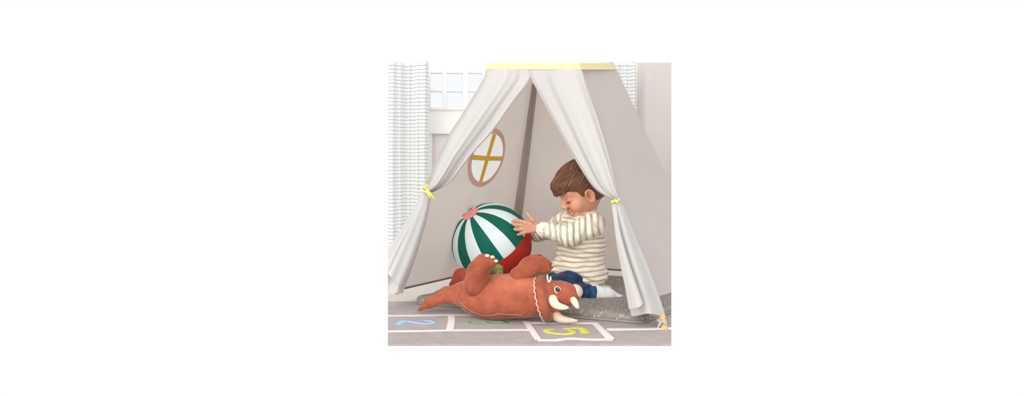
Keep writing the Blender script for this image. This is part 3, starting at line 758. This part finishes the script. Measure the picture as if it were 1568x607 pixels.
# smiling mouth
mo = [hd(*p) for p in ((0.076, 0.029, -0.071), (0.0885, 0.016, -0.0785), (0.0935, 0, -0.081), (0.0885, -0.016, -0.0785), (0.076, -0.029, -0.071))]
for dz, r in ((0.0045, 0.0045), (-0.0065, 0.0055)):
    for i in range(4):
        sh = HF @ np.array([0.0, 0, dz]); e = (0.55, 1, 1, 0.55)[i]
        A_(cap(mo[i] + sh * (0.3 if i == 0 else 1), mo[i + 1] + sh * (0.3 if i == 3 else 1), r * (0.6 if i == 0 else 1), r * (0.6 if i == 3 else 1)), 0.004)
for i in range(4): A_(cap(mo[i] + HF[:, 0] * 0.005, mo[i + 1] + HF[:, 0] * 0.005, 0.0028), 0.002, 's')
# ears
for s in (1, -1):
    c = (0.006, s * 0.072, -0.045)
    tl = np.array(Matrix.Rotation(R_(-12) , 3, 'Y')) @ np.array(Matrix.Rotation(R_(s * -14), 3, 'Z'))
    A_(hell((c[0], s * 0.074, c[2]), (0.0165, 0.0075, 0.0265), tl), 0.006)
    A_(hell((c[0] + 0.003, s * 0.083, c[2] + 0.001), (0.0110, 0.0095, 0.0185), tl), 0.002, 's')
    lp = [hd(c[0] + 0.016 * math.cos(a) * (1 if math.sin(a) > -0.2 else 0.8), s * (0.0795 + 0.004 * (-math.cos(a))), c[2] + 0.0255 * math.sin(a)) for a in np.linspace(R_(20), R_(290), 10)]
    for i in range(9): A_(cap(lp[i], lp[i + 1], 0.0042), 0.003)
# near hand: palm and five fingers laid on the ball
def off_ball(p, r):
    d = p - BC; L_ = np.linalg.norm(d); return p if L_ > BR + r else BC + d * (BR + r) / L_
hcN = lambda x, y, Y: P(x, y, Y - 0.075)
def hand(pl, fingers, thumb, k0=0.008):
    for a, b, r1, r2 in pl: A_(cap(off_ball(a, r1 + 0.003), off_ball(b, r2 + 0.003), r1, r2), k0)
    for ch, r in fingers + [thumb]:
        ch = [off_ball(c_, r + 0.0035) for c_ in ch]
        for i in range(len(ch) - 1):
            A_(cap(ch[i], ch[i + 1], r * (1 - 0.08 * i), r * (1 - 0.08 * (i + 1))), 0.003)
q = hcN
hand([(WN, q(820, 347, 3.175), 0.0175, 0.012), (q(823, 345, 3.17), q(803, 341, 3.20), 0.0115, 0.0085), (q(823, 348, 3.17), q(803, 346, 3.205), 0.0120, 0.0085),
      (q(823, 351, 3.17), q(804, 350.5, 3.205), 0.0115, 0.0080), (q(824, 353, 3.165), q(807, 355, 3.20), 0.0105, 0.0078)],
     [([q(805, 341, 3.20), q(797, 339, 3.21), q(791, 338.2, 3.222), q(785.5, 338.6, 3.238)], 0.0083),
      ([q(805, 346, 3.205), q(796, 345, 3.212), q(789, 344.6, 3.222), q(783.5, 344.4, 3.238)], 0.0085),
      ([q(806, 350.5, 3.205), q(797, 351.4, 3.21), q(790.5, 352, 3.22), q(785, 353, 3.236)], 0.0082),
      ([q(808, 355, 3.20), q(801.5, 357, 3.205), q(796.5, 358.6, 3.214), q(791.5, 360, 3.228)], 0.0073)],
     ([q(821, 343, 3.165), q(815.5, 337, 3.16), q(811, 331.5, 3.165), q(808, 326.5, 3.175)], 0.0082))
# far hand on the back of the ball
q2 = lambda x, y, Y: P(x, y, Y - 0.085)
hand([(WF, q2(810, 358, 3.485), 0.017, 0.012), (q2(812, 355, 3.47), q2(801, 350, 3.53), 0.011, 0.008), (q2(812, 359, 3.47), q2(801, 356, 3.53), 0.011, 0.008), (q2(812, 362, 3.47), q2(802, 361, 3.53), 0.011, 0.008)],
     [([q2(801, 350, 3.53), q2(795, 347, 3.565), q2(788, 346, 3.58)], 0.0072), ([q2(801, 354, 3.53), q2(794, 352, 3.567), q2(786, 351, 3.585)], 0.0083),
      ([q2(801, 358, 3.53), q2(795, 357, 3.565), q2(788, 357, 3.58)], 0.0072), ([q2(802, 362, 3.53), q2(797, 363, 3.56), q2(791, 363, 3.575)], 0.0073)],
     ([q2(813, 353, 3.46), q2(808, 345, 3.49), q2(803, 339, 3.52)], 0.008))
V, Q = bv.mesh(1); bv.f = None
sk = np.array(lin((214, 158, 132))[:3]); T = np.tile(sk, (len(V), 1)); rl = (V - HC) @ HF
def paint(c, s, col, amt):
    global T
    w = (amt * np.exp(-(((rl - np.array(c)) / np.array(s)) ** 2).sum(1)))[:, None]; T = T * (1 - w) + np.array(lin(col)[:3]) * w
for s in (1, -1):
    paint((0.075, s * 0.042, -0.058), (0.03, 0.02, 0.018), (226, 134, 112), 0.55)
    paint((0.01, s * 0.08, -0.045), (0.02, 0.015, 0.028), (226, 134, 110), 0.5)
    paint((0.085, s * 0.033, -0.024), (0.02, 0.02, 0.008), (200, 134, 110), 0.5)
paint((0.106, 0, -0.052), (0.012, 0.012, 0.01), (228, 142, 118), 0.5)
dm = np.min([ev(cap(mo[i], mo[i + 1], 0.0), V) for i in range(4)], 0)
w = np.clip(1.25 - dm / 0.0085, 0, 1)[:, None] * 0.75; T = T * (1 - w) + np.array(lin((204, 116, 104))[:3]) * w
w = np.clip(1.3 - dm / 0.0032, 0, 1)[:, None] * 0.85; T = T * (1 - w) + np.array(lin((110, 46, 44))[:3]) * w
paint((0.010, 0.081, -0.045), (0.0075, 0.02, 0.014), (150, 80, 64), 0.8)  # ear hollow tinted darker, shade painted into the skin colour
hx = np.clip(1 - np.linalg.norm(V - P(784, 348, 3.24), axis=1) / 0.03, 0, 1)[:, None] * 0.4; T = T * (1 - hx) + np.array(lin((224, 128, 108))[:3]) * hx
T *= (1 + 0.04 * nz(V, 40))[:, None]
kid = tag(mk('person', V, Q, SKIN, tint=T, origin=np.array([HIP[0], HIP[1], MT])), 'small child in a striped sweater and jeans kneeling on the mat, hands on the ball', 'person')
# brows and lashes
for s in (1, -1):
    lid = [hd(0.0885, s * 0.018, -0.034), hd(0.0895, s * 0.026, -0.0365), hd(0.0870, s * 0.036, -0.036), hd(0.0800, s * 0.046, -0.031)]
    mk('eyelashes', *tube(lid, [0.0010, 0.0024, 0.0022, 0.0010], n=30, seg=6), LASH, kid)
    bw = [hd(0.0925, s * 0.012, -0.0065), hd(0.0915, s * 0.026, -0.002), hd(0.0830, s * 0.042, -0.004), hd(0.0740, s * 0.052, -0.0105)]
    mk('eyebrow', *tube(bw, [0.0014, 0.0024, 0.0022, 0.0008], n=30, seg=6), BROWM, kid)
# hair
hlx = [-0.13, -0.06, -0.026, -0.018, -0.010, 0.006, 0.020, 0.025, 0.033, 0.041, 0.054, 0.075, 0.13]
hlz = [-0.075, -0.088, -0.085, -0.070, -0.028, -0.014, -0.018, -0.040, -0.036, -0.010, 0.002, 0.004, 0.006]
hv = Vol(HC - 0.17, HC + 0.17, 0.0022)
hv.add(hell((-0.006, 0, 0.008), (0.0965, 0.083, 0.0945)))
hv.add(hell((-0.012, 0, 0.020), (0.092, 0.078, 0.076)), 0.02)
hv.add(hell((0.058, 0.004, 0.036), (0.058, 0.062, 0.040)), 0.02)
hv.add(hell((-0.045, 0, -0.045), (0.052, 0.058, 0.052)), 0.02)
for k in range(46):      # tufts swept forward and up from the crown
    y = random.uniform(-0.055, 0.065); x = random.uniform(-0.05, 0.07); z = 0.092 * math.sqrt(max(0.05, 1 - (x / 0.12) ** 2 - (y / 0.095) ** 2)) - (0.012 if x > 0.03 else 0)
    L_ = random.uniform(0.025, 0.045); hv.add(hcap((x, y, z - 0.004), (x + L_, y + random.uniform(-0.006, 0.018), z + random.uniform(-0.016, 0.004) - x * 0.25), 0.0065, 0.002), 0.006)
for k in range(26):      # fringe over the forehead
    y = -0.05 + 0.105 * k / 25 + random.uniform(-0.003, 0.003); xx = 0.104 * math.sqrt(max(0.1, 1 - (y / 0.085) ** 2))
    hv.add(hcap((xx - 0.012, y, 0.048), (xx + 0.010 + random.uniform(-0.004, 0.004), y + 0.01, 0.010 + random.uniform(-0.008, 0.010)), 0.008, 0.002), 0.006)
X, Yg, Z = np.meshgrid(*hv.ax, indexing='ij', sparse=True)
ra = [(X - HC[0]) * HF[0, i] + (Yg - HC[1]) * HF[1, i] + (Z - HC[2]) * HF[2, i] for i in range(3)]
line = np.interp(ra[0], hlx, hlz) + 0.004 * np.sin(ra[1] * 260) * (ra[0] > 0.05)
hv.f = np.maximum(hv.f, (line - ra[2]).astype(np.float32)); del line
V, Q = hv.mesh(1); rl = (V - HC) @ HF
N_ = normals(V, Q); wy = np.clip(np.abs(N_ @ HF[:, 1]) * 1.5 - 0.35, 0, 1)
s1 = np.array([noise.noise(Vector((p[1] * 210, p[0] * 16, p[2] * 16))) + 0.5 * noise.noise(Vector((p[1] * 520, p[0] * 20, p[2] * 20))) for p in rl])
s2 = np.array([noise.noise(Vector(((p[2] * 0.9 + p[0] * 0.5) * 190, (p[0] - 0.5 * p[2]) * 16, 3))) + 0.5 * noise.noise(Vector(((p[2] * 0.9 + p[0] * 0.5) * 480, (p[0] - 0.5 * p[2]) * 20, 5))) for p in rl])
st = s1 * (1 - wy) + s2 * wy
V = V + N_ * (0.0028 * st * np.clip((rl[:, 2] + 0.02) / 0.05, 0.15, 1))[:, None]
c0, c1, c2 = (np.array(lin(c)[:3]) for c in ((70, 42, 28), (116, 74, 50), (164, 116, 82)))
u = np.clip(0.5 + 0.9 * st, 0, 1)[:, None]; T = c0 * (1 - u) + c1 * u
w = np.clip(st - 0.25, 0, 1)[:, None] * 1.2; T = T * (1 - w) + c2 * w
sd = np.clip((0.012 - rl[:, 2]) / 0.04, 0, 1)[:, None] * 0.45; T = T * (1 - sd) + np.array(lin((126, 84, 62))[:3]) * sd
mk('hair', V, Q, HAIRM, kid, tint=T)['label'] = 'short brown side-swept hair'
# sweater
tor = [ell(P(891, 369, 3.115), (0.090, 0.096, 0.092)), ell(P(889, 388, 3.12), (0.098, 0.100, 0.085)), ell(P(882, 410, 3.12), (0.113, 0.110, 0.045)),
       ell(P(896, 420, 3.115), (0.090, 0.122, 0.058)), cap(SN + np.array([0.0, 0.01, 0.004]), SF + np.array([0.012, -0.01, -0.008]), 0.042, 0.040), cap(SN * .5 + SF * .5 + np.array([0.024, 0, -0.004]), NB + np.array([0.010, 0, -0.018]), 0.046, 0.045)]
arN = [cap(SN, EN, 0.0465, 0.0425), cap(EN, P(835, 352.5, 3.07), 0.0420, 0.0305)]
arF = [cap(SF, EF, 0.044, 0.038), cap(EF, P(823, 361, 3.335), 0.036, 0.027)]
sv = vol_for(tor + arN + arF, 0.0026)
for p in tor: sv.add(p, 0.03)
for p in arN + arF: sv.add(p, 0.016)
# flat-cut hem: slopes down towards the back
X, Yg, Z = np.meshgrid(*sv.ax, indexing='ij', sparse=True)
hemz = bz(420, 3.1) + (X - bx(846, 3.1)) * (bz(446, 3.1) - bz(420, 3.1)) / (bx(915, 3.1) - bx(846, 3.1)) + 0.004 * np.sin(X * 120)
sv.f = np.maximum(sv.f, (hemz - Z).astype(np.float32))
V, Q = sv.mesh(1)
dt = np.min([ev(p, V) for p in tor], 0); dN = np.min([ev(p, V) for p in arN], 0); dF = np.min([ev(p, V) for p in arF], 0)
def along(V, a, b, c):
    def seg(a, b):
        t = np.clip(((V - a) @ (b - a)) / ((b - a) @ (b - a)), -0.3, 1.3); return t, np.linalg.norm(V - a - t[:, None] * (b - a), axis=1)
    t1, d1 = seg(a, b); t2, d2 = seg(b, c); l1 = np.linalg.norm(b - a); l2 = np.linalg.norm(c - b)
    return np.where(d1 < d2, t1 * l1, l1 + t2 * l2)
arm = np.minimum(dN, dF) < dt - 0.004
ax1 = (WN - SN) / np.linalg.norm(WN - SN); ax2 = (WF - SF) / np.linalg.norm(WF - SF)
sa = (np.where(dN < dF, (V - SN) @ ax1, (V - SF) @ ax2) + 0.005 * nz(V, 14, 8)) / 0.0240
szt = (V[:, 2] + 0.006 * nz(V, 12, 2) - 0.10 * (V[:, 0] - HIP[0]) * np.clip((0.2 - V[:, 2]) / 0.1, 0, 1)) / 0.0185
N_ = normals(V, Q)
fold_t = np.sin(V[:, 2] * 210 + V[:, 0] * 55 + 5 * nz(V, 9, 1)) * np.clip((0.33 - V[:, 2]) / 0.12, 0.1, 1)
fold_a = np.sin(sa * 2 * math.pi * 0.62 + 4 * nz(V, 18, 7)) + 0.6 * nz(V, 50, 3)
V = V + N_ * (np.where(arm, 0.0030 * fold_a, 0.0036 * fold_t + 0.004 * nz(V, 22, 5)))[:, None]
mk('sweater', V, Q, KNIT, kid, stripe=np.where(arm, sa, szt))['label'] = 'cream sweater with beige stripes'
dirN = P(826, 351, 3.165) - P(836, 353, 3.125); dirN /= np.linalg.norm(dirN)
for a, b, r in ((P(836, 352.5, 3.065), P(827, 351, 3.088), 0.0315), (P(824, 361, 3.33), P(820, 361, 3.355), 0.028)):
    V, Q = blob([cap(a, a + (b - a) * 0.5, r, r * 1.0)], 0.0022)
    M = frame(b - a); rl = (V - a) @ M; k = np.clip(rl[:, 0], -0.010, np.linalg.norm(b - a) * 0.85); V = a + np.stack([k, rl[:, 1], rl[:, 2]], 1) @ M.T
    V = wrinkle(V, Q, 0.003, 70, 3); mk('cuff', V, Q, CUFFM, kid)['label'] = 'cream turned-back cuff'
nl = [NB + np.array([math.cos(a) * 0.049 + 0.001, math.sin(a) * 0.050 - 0.002, 0.001 + 0.020 * math.cos(a)]) for a in np.linspace(0, 2 * math.pi, 17)[:-1]]
mk('collar', *tube(nl, 0.0075, n=80, seg=10, closed=True), CUFFM, kid)['label'] = 'cream neck band'
# jeans
def denim(prims, k, cut=None, seed=0, name='jeans'):
    v = vol_for(prims, 0.0026)
    for p in prims: v.add(p, k)
    V, Q = v.mesh(1); V = wrinkle(V, Q, 0.004, 20, seed); V = wrinkle(V, Q, 0.0015, 60, seed + 4); V[:, 2] = np.maximum(V[:, 2], MT + 0.001)
    w = np.clip(0.5 + 0.7 * nz(V, 30, seed) + 0.4 * nz(V, 90, seed + 2), 0, 1)[:, None]
    T = np.array(lin((22, 38, 68))[:3]) * (1 - w) + np.array(lin((46, 72, 108))[:3]) * w
    return mk(name, V, Q, DENIM, kid, tint=T)
denim([ell(HIP + np.array([0.0, 0, -0.004]), (0.070, 0.095, 0.055)), cap(HIP + np.array([-0.02, -0.045, -0.012]), KN + np.array([0, 0, 0.006]), 0.050, 0.050), cap(KN + np.array([0, 0, -0.002]), P(896, 449, 2.975), 0.043, 0.033),
       cap(HIP + np.array([-0.02, 0.045, -0.012]), KF + np.array([0, 0, 0.006]), 0.050, 0.050), cap(KF, P(900, 446, 3.17), 0.042, 0.035)], 0.014, None, 3)
V, Q = blob([cap(P(897, 449.5, 2.975), P(906, 449.5, 2.975), 0.0355, 0.0355)], 0.0024)
lo_, hi_ = bx(892, 2.975), bx(911.5, 2.975); V[:, 0] = np.clip(V[:, 0], lo_, hi_); V = wrinkle(V, Q, 0.002, 60, 1); V[:, 2] = np.maximum(V[:, 2], MT + 0.001)
w = np.clip(0.5 + 0.8 * nz(V, 50, 4), 0, 1)[:, None]; mk('trouser_cuff', V, Q, DENIM, kid, tint=np.array(lin((24, 44, 80))[:3]) * (1 - w) + np.array(lin((58, 92, 134))[:3]) * w)['label'] = 'rolled denim cuff'
# socks
for pts in (((906, 449, 2.975), (930, 452.5, 2.985), (945, 457, 2.99), (957, 457.5, 3.0)), ((905, 446, 3.17), (928, 448, 3.18), (940, 452, 3.19), (950, 452, 3.2))):
    r = (0.0345, 0.029, 0.0155, 0.0105); pr_ = [cap(P(*pts[i]), P(*pts[i + 1]), r[i], r[i + 1]) for i in range(3)]
    V, Q = blob(pr_, 0.0024, 0.012); V = wrinkle(V, Q, 0.003, 50, 6); V[:, 2] = np.maximum(V[:, 2], MT + 0.001); mk('sock', V, Q, SOCKM, kid)

# ------------------------------------------------------------------ light, sky, camera
w = bpy.data.worlds.new('sky'); SC.world = w; w.use_nodes = True
w.node_tree.nodes['Background'].inputs[0].default_value = (1, 1, 1, 1); w.node_tree.nodes['Background'].inputs[1].default_value = 1.02
ld = bpy.data.lights.new('added_front_sun', 'SUN'); ld.energy = 2.2; ld.angle = R_(60); ld.color = (1, 0.985, 0.96)  # soft sun added at front left to brighten flaps and tent interior
lo = bpy.data.objects.new('added_front_sun', ld); COL.objects.link(lo); lo.location = (-2, -1, 3)
lo.rotation_euler = Vector((0.50, 0.80, -0.34)).to_track_quat('-Z', 'Y').to_euler()
cd = bpy.data.cameras.new('camera'); cam = bpy.data.objects.new('camera', cd); COL.objects.link(cam)
cam.location = (0, 0, EYE); cam.rotation_euler = (math.pi / 2, 0, 0)
cd.sensor_fit = 'HORIZONTAL'; cd.sensor_width = 36; cd.lens = F / 1568 * 36
cd.shift_x = (784 - CX) / 1568; cd.shift_y = -(303.5 - CY) / 1568; cd.clip_start = 0.05
SC.camera = cam
SC.view_settings.view_transform = 'Standard'; SC.view_settings.look = 'None'
SC.view_settings.exposure = 0; SC.view_settings.gamma = 1
SC.cycles.max_bounces = 8; SC.cycles.use_denoising = True
